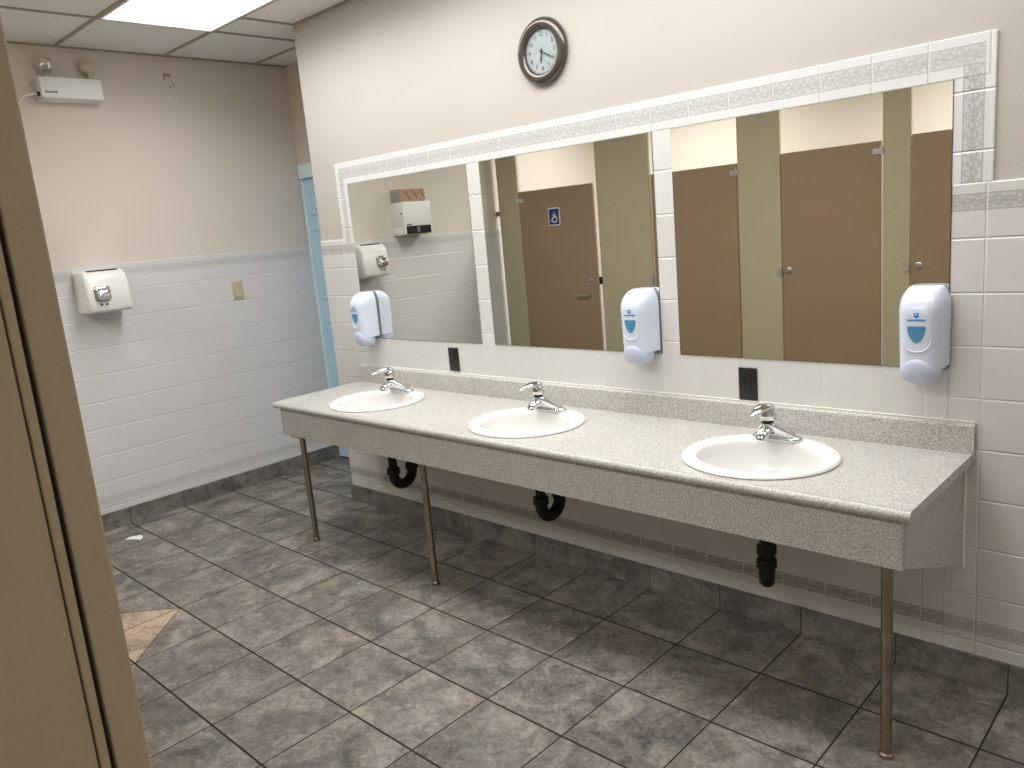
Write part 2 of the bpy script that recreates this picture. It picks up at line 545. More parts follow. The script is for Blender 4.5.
bm = B(); box(bm, XL - PT, XR, YB - 0.2, YB, 0, ZC); struct('wall_front', bm, M['paint'])

# left wall wainscot and base
bm = B(); box(bm, XL - PT, XL, YB, YE, ZB - 0.004, 1.568, 0.002, 1); struct('trim_1', bm, M['tile_wall_left'])
bm = B(); box(bm, XL - PT, XL + 0.010, YB, YE, 0, ZB, 0.0015, 1); struct('baseboard_left', bm, M['base_y'])
# mirror wall cladding
bm = B(); box(bm, XN, FXL, 0, PT, ZB - 0.004, ZW, 0.002, 1)
box(bm, FXL, MX[0][0], 0, PT, ZB - 0.004, 1.565)
struct('trim_2', bm, M['tile_leftpart'])
bm = B(); box(bm, MX[2][1], XR, 0, PT, ZB - 0.004, ZW, 0.002, 1); struct('trim_3', bm, M['tile_right'])
bm = B(); box(bm, MX[0][0], MX[2][1], 0, PT, 0.70, MB_); struct('trim_4', bm, M['tile_plain'])
bm = B(); box(bm, MX[0][0], MX[2][1], 0, PT, ZB - 0.004, 0.70); struct('trim_5', bm, M['tile_low'])
bm = B(); box(bm, FXL, FXR, 0, PT, MT_, FO, 0.0025, 2); struct('trim_6', bm, M['frame_top'])
bm = B(); box(bm, MX[2][1], FXR, 0, PT, ZW, MT_, 0.0); box(bm, FXR - 0.011, FXR + 0.001, -0.001, PT, ZW, FO, 0.003, 2); struct('trim_7', bm, M['frame_right'])
bm = B(); box(bm, FXL, MX[0][0], 0, PT, 1.565, MT_, 0.0); struct('trim_8', bm, M['frame_left'])
for i, (a, b) in enumerate(((MX[0][1], MX[1][0]), (MX[1][1], MX[2][0]))):
    bm = B(); box(bm, a, b, 0, PT, MB_, MT_); struct('trim_%d' % (9 + i), bm, M['strip'])
bm = B()
box(bm, XN - 0.010, XR, -0.010, PT, 0, ZB, 0.0015, 1)
struct('baseboard_back', bm, M['base_x'])
bm = B(); box(bm, XN - 0.010, XN + 0.006, PT, YE, 0, ZB); struct('baseboard_end', bm, M['base_y'])
bm = B(); box(bm, XN, XN + 0.006, PT, YE, ZB, ZW); struct('trim_11', bm, M['tile_wall_left'])

# suspended ceiling grid
bm = B()
ys = [-0.93 + 0.6096 * k for k in range(-5, 3)]
xs = [-1.150 + 1.2192 * k for k in range(0, 5)]
for y in ys:
    box(bm, XL - PT, XR, y - 0.010, y + 0.010, ZC - 0.006, ZC + 0.001)
for x in xs:
    box(bm, x - 0.010, x + 0.010, YB, YE, ZC - 0.0065, ZC + 0.001)
box(bm, -0.850, -0.830, -0.3204, PT, ZC - 0.0065, ZC + 0.001)
# wall angles
box(bm, XL - PT, XL - PT + 0.016, YB, YE, ZC - 0.008, ZC + 0.001)
box(bm, XN + 0.006, XR, PT - 0.016, PT, ZC - 0.008, ZC + 0.001)
struct('trim_12', bm, M['tbar'])

# ceiling lights
def troffer(x0, y0, label, power=LAMP_W):
    t = thing('ceiling_light', label, 'ceiling light', (x0, y0, ZC), 'fluorescent ceiling panels')
    bm = B()
    X1, Y1 = x0 + 1.1992, y0 + 0.5896
    for a in ((x0, X1, y0, y0 + 0.012), (x0, X1, Y1 - 0.012, Y1), (x0, x0 + 0.012, y0 + 0.012, Y1 - 0.012), (X1 - 0.012, X1, y0 + 0.012, Y1 - 0.012)):
        box(bm, a[0], a[1], a[2], a[3], ZC - 0.010, ZC + 0.001)
    obj('frame', bm, M['white_metal'], t)
    bm = B(); box(bm, x0 + 0.012, X1 - 0.012, y0 + 0.012, Y1 - 0.012, ZC - 0.006, ZC - 0.001)
    obj('diffuser', bm, M['lamp'], t)
    ld = bpy.data.lights.new('fluorescent_tubes', 'AREA')
    ld.shape = 'RECTANGLE'
    ld.size, ld.size_y = 1.17, 0.56
    ld.energy = power
    ld.color = (1.0, 0.985, 0.955)
    ld.spread = math.radians(LAMP_SPREAD)
    lo = bpy.data.objects.new('fluorescent_tubes', ld)
    COL.objects.link(lo)
    lo.parent = t
    lo.location = (0.5996, 0.2948, -0.008)
    return t
gx = lambda k: xs[k] + 0.010
gy = lambda k: ys[k] + 0.010
troffer(gx(0), gy(5), 'lit white fluorescent panel in ceiling above the left end of counter')
troffer(gx(1), gy(5), 'lit fluorescent ceiling panel above the middle sink')
troffer(gx(2), gy(5), 'lit fluorescent ceiling panel above the right sink')
troffer(gx(3), gy(5), 'added dim fill panel in the ceiling right of the counter, out of view', 3.0)  # added unseen fill lamp, brightens the counter end panel and right tiles
troffer(gx(0), gy(1), 'lit fluorescent ceiling panel over the accessible stall', 46.0)
troffer(gx(2), gy(1), 'lit fluorescent ceiling panel over the narrow stalls', 46.0)

# ------------------------------------------------------------------ blue door at the end of the passage
fr = B()
box(fr, XL, XN, YE - 0.012, YE + 0.05, 2.030, 2.125)
box(fr, XN - 0.05, XN - 0.001, YE - 0.012, YE + 0.05, 0, 2.030)
box(fr, XL, XL + 0.006, YE - 0.006, YE + 0.05, ZB, 2.030)
struct('trim_13', fr, M['blue_frame'])
dr = B()
dx0, dx1 = XL + 0.007, XN - 0.052
box(dr, dx0, dx1, YE + 0.012, YE + 0.045, 0.012, 2.026)
def panel(x0, x1, z0, z1):
    for a in ((x0, x1, z0, z0 + 0.014), (x0, x1, z1 - 0.014, z1), (x0, x0 + 0.014, z0, z1), (x1 - 0.014, x1, z0, z1)):
        box(dr, a[0], a[1], YE + 0.004, YE + 0.016, a[2], a[3], 0.003, 1)
    box(dr, x0 + 0.035, x1 - 0.035, YE + 0.006, YE + 0.016, z0 + 0.035, z1 - 0.035, 0.006, 1)
wd = (dx1 - dx0 - 0.055 * 2 - 0.07) / 2
for k in range(2):
    a = dx0 + 0.05 + k * (wd + 0.08)
    for z0, z1 in ((1.775, 1.932), (1.19, 1.68), (0.2, 1.03)):
        panel(a, a + wd, z0, z1)
d = struct('door_1', dr, M['blue_door'])
bm = B()
lathe(bm, [(0.03, 0), (0.03, 0.008), (0.012, 0.012), (0.012, 0.035), (0.027, 0.045), (0.03, 0.06), (0.02, 0.072), (0.001, 0.075)], 24, (dx1 - 0.06, YE + 0.012, 0.97), 'y')
obj('door_knob', bm, M['chrome_dull'], d, True)

# ------------------------------------------------------------------ mirrors
for i, (a, b) in enumerate(MX):
    bm = B(); box(bm, a + 0.002, b - 0.002, -0.003, PT, MB_ + 0.002, MT_ - 0.002)
    o = obj('wall_mirror', bm, M['mirror'])
    tag(o, ['frameless mirror in the tiled surround, left one nearest the blue door',
            'frameless middle mirror showing the accessible stall door',
            'frameless right mirror nearest the right end of counter'][i], 'mirror', 'mirrors above the counter')

# ------------------------------------------------------------------ vanity counter
van = thing('vanity_counter', 'long grey speckled counter on thin metal pipe legs below the mirrors', 'counter', ((CX0 + CX1) / 2, -0.3, 0))
SA, SB_ = 0.238, 0.222                         # cut-out half axes
bm = B()
def quad(*p):
    bm.faces.new([bm.verts.new(Vector(q)) for q in p])
YF, YR = CYF + 0.016, -0.020
HC = 0.29
edges = [CX0]
for s in SINKX:
    edges += [s - HC, s + HC]
edges += [CX1]
ZU = ZT - 0.030
for z in (ZT, ZU):
    for k in range(0, len(edges), 2):
        quad((edges[k], YF, z), (edges[k + 1], YF, z), (edges[k + 1], YR, z), (edges[k], YR, z))
for s in SINKX:
    angs = [2 * PI * k / 96 for k in range(96)]
    for cxn, cyn in ((HC, YR - SINKY), (-HC, YR - SINKY), (-HC, YF - SINKY), (HC, YF - SINKY)):
        angs.append(math.atan2(cyn, cxn) % (2 * PI))
    angs = sorted(set(angs))
    inn, out = [], []
    for a in angs:
        c, sn = math.cos(a), math.sin(a)
        k = 1 / math.sqrt((c / SA) ** 2 + (sn / SB_) ** 2)
        inn.append((s + k * c, SINKY + k * sn))
        t1 = HC / abs(c) if abs(c) > 1e-9 else 1e9
        lim = (YR - SINKY) if sn > 0 else (SINKY - YF)
        t2 = lim / abs(sn) if abs(sn) > 1e-9 else 1e9
        tt = min(t1, t2)
        out.append((s + tt * c, SINKY + tt * sn))
    n = len(angs)
    for i in range(n):
        j = (i + 1) % n
        for z in (ZT, ZU):
            quad((*inn[i], z), (*out[i], z), (*out[j], z), (*inn[j], z))
        quad((*inn[i], ZT), (*inn[j], ZT), (*inn[j], ZU), (*inn[i], ZU))
# rolled front edge
prof = [(YF, ZT)]
for k in range(0, 11):
    a = PI / 2 + PI * k / 10
    prof.append((YF + 0.001 + 0.017 * math.cos(a), ZT - 0.016 + 0.016 * math.sin(a)))
prof.append((YF, ZU))
for p, q in zip(prof, prof[1:]):
    quad((CX0, p[0], p[1]), (CX1, p[0], p[1]), (CX1, q[0], q[1]), (CX0, q[0], q[1]))
for X in (CX0, CX1):
    bm.faces.new([bm.verts.new(Vector((X, y, z))) for y, z in prof])
    quad((X, YF, ZT), (X, YR, ZT), (X, YR, ZU), (X, YF, ZU))
bmesh.ops.remove_doubles(bm, verts=bm.verts[:], dist=0.00005)
obj('countertop', bm, M['granite'], van, True, 40)
# backsplash with coved foot and rounded top
bm = B()
prof = [(-0.001, ZU), (-0.022, ZU), (-0.022, ZT + 0.002)]
for k in range(0, 7):
    a = PI * k / 12
    prof.append((-0.010 - 0.012 * math.cos(a), 0.861 + 0.012 * math.sin(a)))
prof.append((-0.001, 0.873))
prism_x(bm, prof, CX0 + 0.004, CX1 + 0.004)
obj('backsplash', bm, M['granite'], van, True, 50)
bm = B(); box(bm, CX0 + 0.020, CX1 - 0.026, CYF + 0.030, CYF + 0.048, 0.601, ZU, 0.001, 1)
obj('apron', bm, M['granite'], van)
for X0_, X1_ in ((CX1 - 0.026 - 0.016, CX1 - 0.025), (CX0 + 0.019, CX0 + 0.036)):
    bm = B()
    plate_x(bm, [(CYF + 0.048, ZU), (CYF + 0.048, 0.601), (-0.001, 0.400), (-0.001, ZU)], X0_, X1_)
    obj('end_panel', bm, M['granite'], van)
bm = B(); tube(bm, [(CX1 - 0.022, -0.003, 0.400), (CX1 - 0.022, -0.003, ZU)], 0.006, 8)
tube(bm, [(CX0 + 0.01, -0.002, 0.8755), (CX1, -0.002, 0.8755)], 0.0035, 8)
obj('caulk_bead', bm, M['caulk'], van, True)
for x, y in ((-0.482, -0.515), (0.500, -0.508), (2.487, -0.520)):
    bm = B()
    tube(bm, [(x, y, 0.004), (x, y, ZU)], 0.0155, 20)
    lathe(bm, [(0.020, 0.0), (0.020, 0.012), (0.0155, 0.016)], 20, (x, y, 0.0))
    obj('leg', bm, M['pipe_steel'], van, True)
bm = B(); box(bm, CX0 + 0.05, CX0 + 0.12, CYF + 0.055, CYF + 0.085, 0.580, ZU, 0.002, 1)
obj('mounting_block', bm, M['ivory'], van)

# ------------------------------------------------------------------ sinks
def make_sink():
    t = thing('sink', '', 'sink', (0, 0, ZT), 'round white sinks in the counter', shift=False)
    bm = B()
    A0, B0, A1, B1, DY = 0.2520, 0.2375, 0.197, 0.168, -0.010
    rings = []
    def R(a, b, z, dy=0.0, p=2.0):
        rings.append(ring((0, dy, z), a, b, 72, p=p))
    R(0.232, 0.215, -0.004)
    R(A0 - 0.003, B0 - 0.003, 0.0005)
    R(A0, B0, 0.004)
    R(A0 - 0.002, B0 - 0.002, 0.009)
    R(A0 - 0.008, B0 - 0.008, 0.013)
    R(A0 - 0.022, B0 - 0.024, 0.0145, DY * 0.3)
    R(A1 + 0.014, B1 + 0.014, 0.0125, DY * 0.8)
    R(A1 + 0.005, B1 + 0.005, 0.008, DY)
    R(A1, B1, 0.000, DY)
    for k in range(1, 13):
        a = PI / 2 * k / 12
        f = 0.12 + 0.88 * math.cos(a) ** 0.75 if k < 12 else 0.12
        R(A1 * f, B1 * f + (0.0), -0.150 * math.sin(a), DY)
    loft(bm, rings, False, False)
    # outer shell seen from below
    rings2 = [ring((0, DY, -0.004), 0.232, 0.212, 72)]
    for k in range(1, 9):
        a = PI / 2 * k / 8
        f = 0.15 + 0.85 * math.cos(a) ** 0.7
        rings2.append(ring((0, DY, -0.004 - 0.158 * math.sin(a)), 0.220 * f, 0.195 * f, 72))
    loft(bm, rings2, False, True)
    obj('basin', bm, M['porcelain'], t, True, 60)
    bm = B()
    lathe(bm, [(0.024, -0.151), (0.024, -0.146), (0.019, -0.145), (0.017, -0.149), (0.0005, -0.150)], 32, (0, DY, 0))
    obj('drain', bm, M['chrome'], t, True)
    return t
sk = make_sink()
labs = ['round white sink nearest the blue door, at the left end of counter',
        'round white sink in the middle of the grey counter',
        'round white sink at the right end of counter, nearest the camera']
for i, s in enumerate(SINKX):
    if i == 0:
        sk.location = (s, SINKY, ZT); sk['label'] = labs[0]
    else:
        dup(sk, (s, SINKY, ZT), labs[i])

# ------------------------------------------------------------------ faucets
def make_faucet():
    t = thing('faucet', '', 'faucet', (0, 0, 0), 'chrome single lever faucets', shift=False)
    # base plate with low ends
    bm = B()
    rings = []
    for z, sx, sy in ((0.0, 0.0855, 0.0285), (0.004, 0.087, 0.029), (0.010, 0.085, 0.027), (0.0145, 0.077, 0.021)):
        rings.append(ring((0, 0, z), sx, sy, 48, p=3.2))
    loft(bm, rings)
    obj('base_plate', bm, M['chrome'], t, True, 50)
    # body: a broad mound that leans forward to the hub
    bm = B()
    rings = []
    for z, y, sx, sy, p in ((0.012, -0.002, 0.070, 0.027, 2.8), (0.022, -0.010, 0.067, 0.032, 2.6), (0.034, -0.022, 0.060, 0.037, 2.4), (0.046, -0.036, 0.049, 0.037, 2.2),
                            (0.058, -0.050, 0.038, 0.034, 2.1), (0.068, -0.060, 0.030, 0.029, 2.0), (0.073, -0.064, 0.024, 0.024, 2.0)):
        rings.append(ring((0, y, z), sx, sy, 48, p=p))
    loft(bm, rings)
    obj('body', bm, M['chrome'], t, True, 50)
    def strap(name, path, wdt, hgt, p, bm=None):
        bm = bm or B()
        rings = []
        for i, q in enumerate(path):
            a = Vector(path[max(i - 1, 0)]); b = Vector(path[min(i + 1, len(path) - 1)])
            dd = (b - a).normalized()
            nn = Vector((1, 0, 0)).cross(dd).normalized()
            rings.append(ring(q, wdt[i], hgt[i], 24, (1, 0, 0), nn, p))
        loft(bm, rings)
        obj(name, bm, M['chrome'], t, True, 50)
    strap('spout', [(0, -0.020, 0.040), (0, -0.060, 0.048), (0, -0.086, 0.048), (0, -0.105, 0.043), (0, -0.116, 0.034), (0, -0.119, 0.024)],
          [0.027, 0.025, 0.023, 0.021, 0.019, 0.017], [0.020, 0.018, 0.015, 0.014, 0.0135, 0.0125], 2.5)
    HY = -0.066
    bm = B(); lathe(bm, [(0.0185, 0.070), (0.0185, 0.084)], 32, (0, HY, 0))
    obj('collar', bm, M['black'], t, True)
    # dome and lever
    bm = B()
    lathe(bm, [(0.019, 0.081), (0.0265, 0.085), (0.0290, 0.097), (0.0280, 0.112), (0.022, 0.124), (0.012, 0.130), (0.0005, 0.132)], 40, (0, HY, 0))
    strap('lever_handle', [(0, HY + 0.020, 0.120), (0, HY, 0.127), (0, HY - 0.030, 0.131), (0, HY - 0.062, 0.129), (0, HY - 0.090, 0.125), (0, HY - 0.110, 0.121)],
          [0.015, 0.0265, 0.025, 0.020, 0.0150, 0.006], [0.008, 0.013, 0.0115, 0.009, 0.007, 0.003], 2.3, bm)
    return t
fa = make_faucet()
labs = ['chrome lever faucet on the sink nearest the blue door',
        'chrome lever faucet on the middle sink',
        'chrome lever faucet on the right sink, nearest the camera']
FZ = ZT + 0.013
for i, s in enumerate(SINKX):
    p = (s - 0.022, SINKY + 0.178, FZ)
    if i == 0:
        fa.location = p; fa['label'] = labs[0]
    else:
        dup(fa, p, labs[i])

# ------------------------------------------------------------------ drain traps under the sinks
labs = ['black plastic drain trap hanging under the left sink', 'black plastic drain trap hanging under the middle sink',
        'black plastic drain trap hanging under the right sink']
TX = (-0.015, 1.004, 2.022)
for i, s in enumerate(TX):
    ang = (0.0, 0.0, 0.46)[i]
    y0 = SINKY + 0.032
    t = thing('drain_trap', labs[i], 'drain pipe', (s, y0, 0.36), 'black drain traps')
    dx, dy = -math.sin(ang), math.cos(ang)
    P = lambda q, z: (s + dx * q, y0 + dy * q, z)
    RC, ZM = 0.060, 0.392 + (-0.012, 0.014, -0.020)[i]
    pts = [P(0, 0.616), P(0, 0.55), P(0, 0.47), P(0, ZM)]
    for k in range(1, 12):
        a = PI * k / 12
        pts.append(P(RC - RC * math.cos(a), ZM - RC * math.sin(a)))
    pts += [P(2 * RC, ZM), P(2 * RC, ZM + 0.028)]
    for k in range(1, 7):
        a = PI / 2 * k / 6
        pts.append(P(2 * RC + 0.03 * (1 - math.cos(a)), ZM + 0.028 + 0.03 * math.sin(a)))
    L = (0.0 - y0) / dy
    pts += [P(2 * RC + 0.06, ZM + 0.058), P(L, ZM + 0.061)]
    bm = B(); tube(bm, pts, [0.021] * 3 + [0.0268] * (len(pts) - 11) + [0.024] * 8, 20)
    obj('pipe', bm, M['black_abs'], t, True, 60)
    for q, z in ((0.0, ZM + 0.026), (2 * RC, ZM + 0.022)):
        c = P(q, z)
        bm = B(); lathe(bm, [(0.027, -0.018), (0.0345, -0.016), (0.0345, 0.008), (0.031, 0.016), (0.023, 0.020)], 12, c)
        obj('slip_nut', bm, M['black_abs'], t)

# ------------------------------------------------------------------ soap dispensers
SW, SD = 0.0665, 0.115
def soap_dims(z):
    """half width and depth of the cover at height z (0.305 is the crown)"""
    if z > 0.225:
        k = (z - 0.225) / 0.080
        k = min(k, 1.0)
        wv = SW * (1 - 0.30 * k ** 3)
        dv = 0.030 + (SD - 0.030) * math.sqrt(max(0.0, 1 - k ** 2.0))
    else:
        k = (0.225 - z) / 0.18
        wv = SW * (1 - 0.03 * k)
        dv = SD * (1 - 0.07 * k)
    return wv, dv
def soap_y(x, z, push=0.0):
    wv, dv = soap_dims(z)
    r = min(1, abs(x) / wv)
    return -dv * (1 - r ** 4.0) ** (1 / 2.6) + push
def soap_patch(bm, poly, off=0.0010, sub=5):
    """thin plate that follows the front of the cover"""
    cx = sum(p[0] for p in poly) / len(poly); cz = sum(p[1] for p in poly) / len(poly)
    rings = []
    for k in range(sub, 0, -1):
        f = k / sub
        rings.append([Vector((cx + (x - cx) * f, soap_y(cx + (x - cx) * f, cz + (z - cz) * f) - off, cz + (z - cz) * f)) for x, z in poly])
    base = [Vector((x, soap_y(x, z) + 0.002, z)) for x, z in poly]
    loft(bm, [base] + rings)
def make_soap():
    t = thing('soap_dispenser', '', 'soap dispenser', (0, 0, 0), 'white soap dispensers on the mirrors', shift=False)
    bm = B()
    rings = []
    N = 40
    zs = [0.052, 0.054] + [0.06 + 0.165 * k / 10 for k in range(0, 11)] + [0.225 + 0.080 * math.sin(PI / 2 * k / 12) for k in range(1, 13)]
    for i, z in enumerate(zs):
        wv, dv = soap_dims(z)
        if i == 0:
            wv -= 0.003; dv -= 0.004
        if i == len(zs) - 1:
            dv = 0.022; wv *= 0.93
        rr = [Vector((wv, -0.009, z))]
        for k in range(N + 1):
            u = math.cos(PI * k / N)
            x = wv * math.copysign(abs(u) ** 0.5, u)
            r = abs(x) / wv
            y = -0.009 - (dv - 0.009) * (max(0, 1 - r ** 4.0)) ** (1 / 2.6)
            rr.append(Vector((x, y, z)))
        rings.append(rr)
    loft(bm, rings)
    obj('cover', bm, M['soap_white'], t, True, 40)
    bm = B()
    pl = [(SW - 0.002, 0.045), (SW - 0.001, 0.24)]
    for k in range(0, 9):
        a = PI * k / 8
        pl.append(((SW - 0.004) * math.cos(a), 0.25 + 0.050 * math.sin(a)))
    pl += [(-SW + 0.001, 0.24), (-SW + 0.002, 0.045)]
    plate_y(bm, pl, -0.0085, 0.0)
    obj('back_plate', bm, M['soap_grey'], t)
    # push bar
    bm = B()
    rings = []
    for z, wv, dv, y0 in ((z_, w_ * 1.13, d_ + 0.010, y_) for z_, w_, d_, y_ in ((0.000, 0.020, 0.058, -0.03), (0.004, 0.033, 0.077, -0.02), (0.014, 0.043, 0.092, -0.012), (0.030, 0.049, 0.1005, -0.012), (0.048, 0.050, 0.104, -0.012),
                          (0.066, 0.0455, 0.1045, -0.012), (0.078, 0.034, 0.1035, -0.012), (0.086, 0.018, 0.098, -0.02))):
        rings.append(ring((0, (y0 - dv) / 2, z), wv, (dv + y0) / 2, 40, p=2.7))
    loft(bm, rings)
    obj('push_bar', bm, M['soap_push'], t, True, 50)
    # blue sight window, shield shaped
    bm = B()
    poly = [(-0.026, 0.186), (-0.022, 0.190), (0.022, 0.190), (0.026, 0.186), (0.024, 0.170), (0.018, 0.153), (0.010, 0.142), (0.003, 0.1375), (-0.003, 0.1375), (-0.010, 0.142), (-0.018, 0.153), (-0.024, 0.170)]
    soap_patch(bm, poly)
    obj('sight_window', bm, M['soap_window'], t, True, 50)
    # curved ridge below the window
    bm = B()
    pts = []
    for k in range(17):
        a = PI + PI * k / 16
        x, z = 0.039 * math.cos(a), 0.144 + 0.036 * math.sin(a)
        pts.append((x, soap_y(x, z) - 0.0005, z))
    tube(bm, pts, [0.0012] + [0.0022] * 15 + [0.0012], 8)
    obj('smile_ridge', bm, M['soap_white'], t, True)
    # small blue emblem and its line of tiny print
    bm = B()
    soap_patch(bm, [(-0.007, 0.2315), (0.007, 0.2315), (0.007, 0.222), (0.003, 0.216), (-0.003, 0.216), (-0.007, 0.222)], 0.0009, 2)
    x = -0.027
    rnd = random.Random(3)
    while x < 0.026:
        wl = rnd.uniform(0.0022, 0.0034)
        z1 = 0.2125 if rnd.random() < 0.3 else 0.2112
        z0 = 0.2060 if rnd.random() < 0.2 else 0.2072
        soap_patch(bm, [(x, z0), (x + wl, z0), (x + wl, z1), (x, z1)], 0.0009, 2)
        x += wl + 0.0009
    em = obj('emblem', bm, M['soap_blue'], t)
    em['label'] = 'small blue shield with a line of tiny print'
    bm = B()
    soap_patch(bm, [(-0.003, 0.229), (0.003, 0.229), (0.003, 0.225), (-0.003, 0.225)], 0.0014, 2)
    obj('emblem_dot', bm, M['soap_white'], em)
    for o in t.children_recursive:
        o.data.transform(Matrix.Diagonal((1, 1, 0.968, 1)))
    return t
sd = make_soap()
labs = ['white soap dispenser on the left mirror, nearest the blue door', 'white soap dispenser on the middle mirror, left of the tile strip',
        'large white soap dispenser at the right edge of the right mirror']
for i, x in enumerate((-0.4375, 1.391, 2.430)):
    p = (x, -0.0035, 1.002)
    if i == 0:
        sd.location = p; sd['label'] = labs[0]
    else:
        dup(sd, p, labs[i])

# ------------------------------------------------------------------ black outlet plates and the beige one
def outlet(loc_x, loc_z, lab):
    t = thing('outlet_cover', lab, 'outlet', (loc_x, 0, loc_z), 'black outlet covers under the mirrors')
    bm = B(); box(bm, loc_x - 0.0365, loc_x + 0.0365, -0.006, 0.0, loc_z - 0.060, loc_z + 0.060, 0.002, 2)
    obj('plate', bm, M['black'], t, True)
    for dz in (-0.0195, 0.0195):
        bm = B(); loft(bm, [ring((loc_x, -0.006 + k, loc_z + dz), 0.0165, 0.0140, 24, (1, 0, 0), (0, 0, 1), 3.0) for k in (0.001, -0.002)])
        obj('socket', bm, M['black'], t)
outlet(0.213, 0.947, 'black outlet cover on the tile between the left and middle sinks')
outlet(1.822, 0.941, 'black outlet cover on the tile behind the right faucet')
t = thing('outlet_cover', 'small beige outlet cover on the white tiled left wall', 'outlet', (XL, -0.077, 1.323))
bm = B(); box(bm, XL, XL + 0.006, -0.113, -0.041, 1.263, 1.383, 0.002, 2)
obj('plate', bm, M['beige'], t, True)
for dz in (-0.0195, 0.0195):
    bm = B(); loft(bm, [ring((XL + k, -0.077, 1.323 + dz), 0.0165, 0.0140, 24, (0, 1, 0), (0, 0, 1), 3.0) for k in (0.005, 0.0085)])
    o = obj('socket', bm, M['ivory'], t)
    bm = B()
    for dy in (-0.006, 0.006):
        box(bm, XL + 0.0084, XL + 0.0090, -0.077 + dy - 0.001, -0.077 + dy + 0.001, 1.323 + dz - 0.002, 1.323 + dz + 0.006)
    obj('slot', bm, M['dark'], o)

# ------------------------------------------------------------------ wall clock
CXc, CZc = 0.951, 2.274
t = thing('wall_clock', 'round dark rimmed wall clock with pale dial above the mirrors', 'clock', (CXc, PT, CZc))
bm = B()
lathe(bm, [(0.122, 0.0), (0.129, 0.003), (0.1315, 0.010), (0.129, 0.019), (0.120, 0.028), (0.108, 0.032), (0.097, 0.030), (0.0885, 0.024), (0.0865, 0.018), (0.0865, 0.006)], 72, (CXc, PT, CZc), 'y')
obj('rim', bm, M['clock_rim'], t, True, 70)
bm = B(); lathe(bm, [(0.0868, 0.004), (0.0868, 0.0125), (0.001, 0.0128)], 64, (CXc, PT, CZc), 'y')
obj('dial', bm, M['clock_face'], t, True)
YFc = PT - 0.0131
rot = Matrix.Rotation(PI / 2, 4, 'X')
for h in range(1, 13):
    a = 2 * PI * h / 12
    tb = text_bm(str(h), 0.0235)
    tb.transform(Matrix.Translation((CXc + 0.0665 * math.sin(a), YFc, CZc + 0.0665 * math.cos(a))) @ rot)
    obj('numeral', tb, M['ink'], t)
bm = B()
for h in range(60):
    a = 2 * PI * h / 60
    r0, r1 = (0.080, 0.0855) if h % 5 == 0 else (0.0825, 0.0855)
    wv = 0.0010 if h % 5 == 0 else 0.0005
    sx, cz = math.sin(a), math.cos(a)
    plate_y(bm, [(CXc + r0 * sx - wv * cz, CZc + r0 * cz + wv * sx), (CXc + r1 * sx - wv * cz, CZc + r1 * cz + wv * sx),
                 (CXc + r1 * sx + wv * cz, CZc + r1 * cz - wv * sx), (CXc + r0 * sx + wv * cz, CZc + r0 * cz - wv * sx)], YFc - 0.0003, YFc + 0.0005)
obj('minute_track', bm, M['ink'], t)
def hand(name, ang, ln, wv, y):
    bm = B()
    s, c = math.sin(ang), math.cos(ang)
    pts = [(-0.014, wv * 0.6), (0.0, wv), (ln * 0.55, wv * 1.2), (ln * 0.75, wv * 1.9), (ln, 0.0006)]
    poly = [(CXc + d * s + q * c, CZc + d * c - q * s) for d, q in pts] + [(CXc + d * s - q * c, CZc + d * c + q * s) for d, q in reversed(pts)]
    plate_y(bm, poly, y - 0.0006, y + 0.0006)
    obj(name, bm, M['ink'], t)
hand('hour_hand', math.radians(190), 0.044, 0.0026, YFc - 0.003)
hand('minute_hand', math.radians(120), 0.066, 0.0018, YFc - 0.005)
bm = B(); lathe(bm, [(0.0045, 0.012), (0.0045, 0.020), (0.002, 0.021)], 20, (CXc, PT, CZc), 'y')
obj('hub', bm, M['ink'], t, True)

# ------------------------------------------------------------------ hand dryer
t = thing('hand_dryer', 'white hand dryer with chrome nozzle on the tiled left wall', 'hand dryer', (XL, -0.95, 1.30))
y0, y1, z0, z1, dp = -1.068, -0.828, 1.296, 1.542, 0.198
bm = B()
prof = [(0.000, z0 + 0.004), (0.05, z0), (dp - 0.022, z0 + 0.006), (dp - 0.006, z0 + 0.018), (dp, z0 + 0.036), (dp - 0.008, z0 + 0.12), (dp - 0.018, z1 - 0.055), (dp - 0.030, z1 - 0.028), (dp - 0.055, z1 - 0.008), (dp - 0.085, z1), (0.0, z1)]
rings = []
for yy, ins in ((y0, 0.016), (y0 + 0.004, 0.008), (y0 + 0.012, 0.002), (y0 + 0.025, 0.0), (y1 - 0.025, 0.0), (y1 - 0.012, 0.002), (y1 - 0.004, 0.008), (y1, 0.016)):
    rr = []
    for d_, z in prof:
        zc_ = (z0 + z1) / 2
        rr.append(Vector((XL + max(0, d_ - ins) if d_ > 0 else XL, yy, z - math.copysign(ins * (0.8 if abs(z - zc_) > 0.07 else 0.0), z - zc_))))
    rings.append(rr)
loft(bm, rings)
obj('housing', bm, M['white_enamel'], t, True, 28)
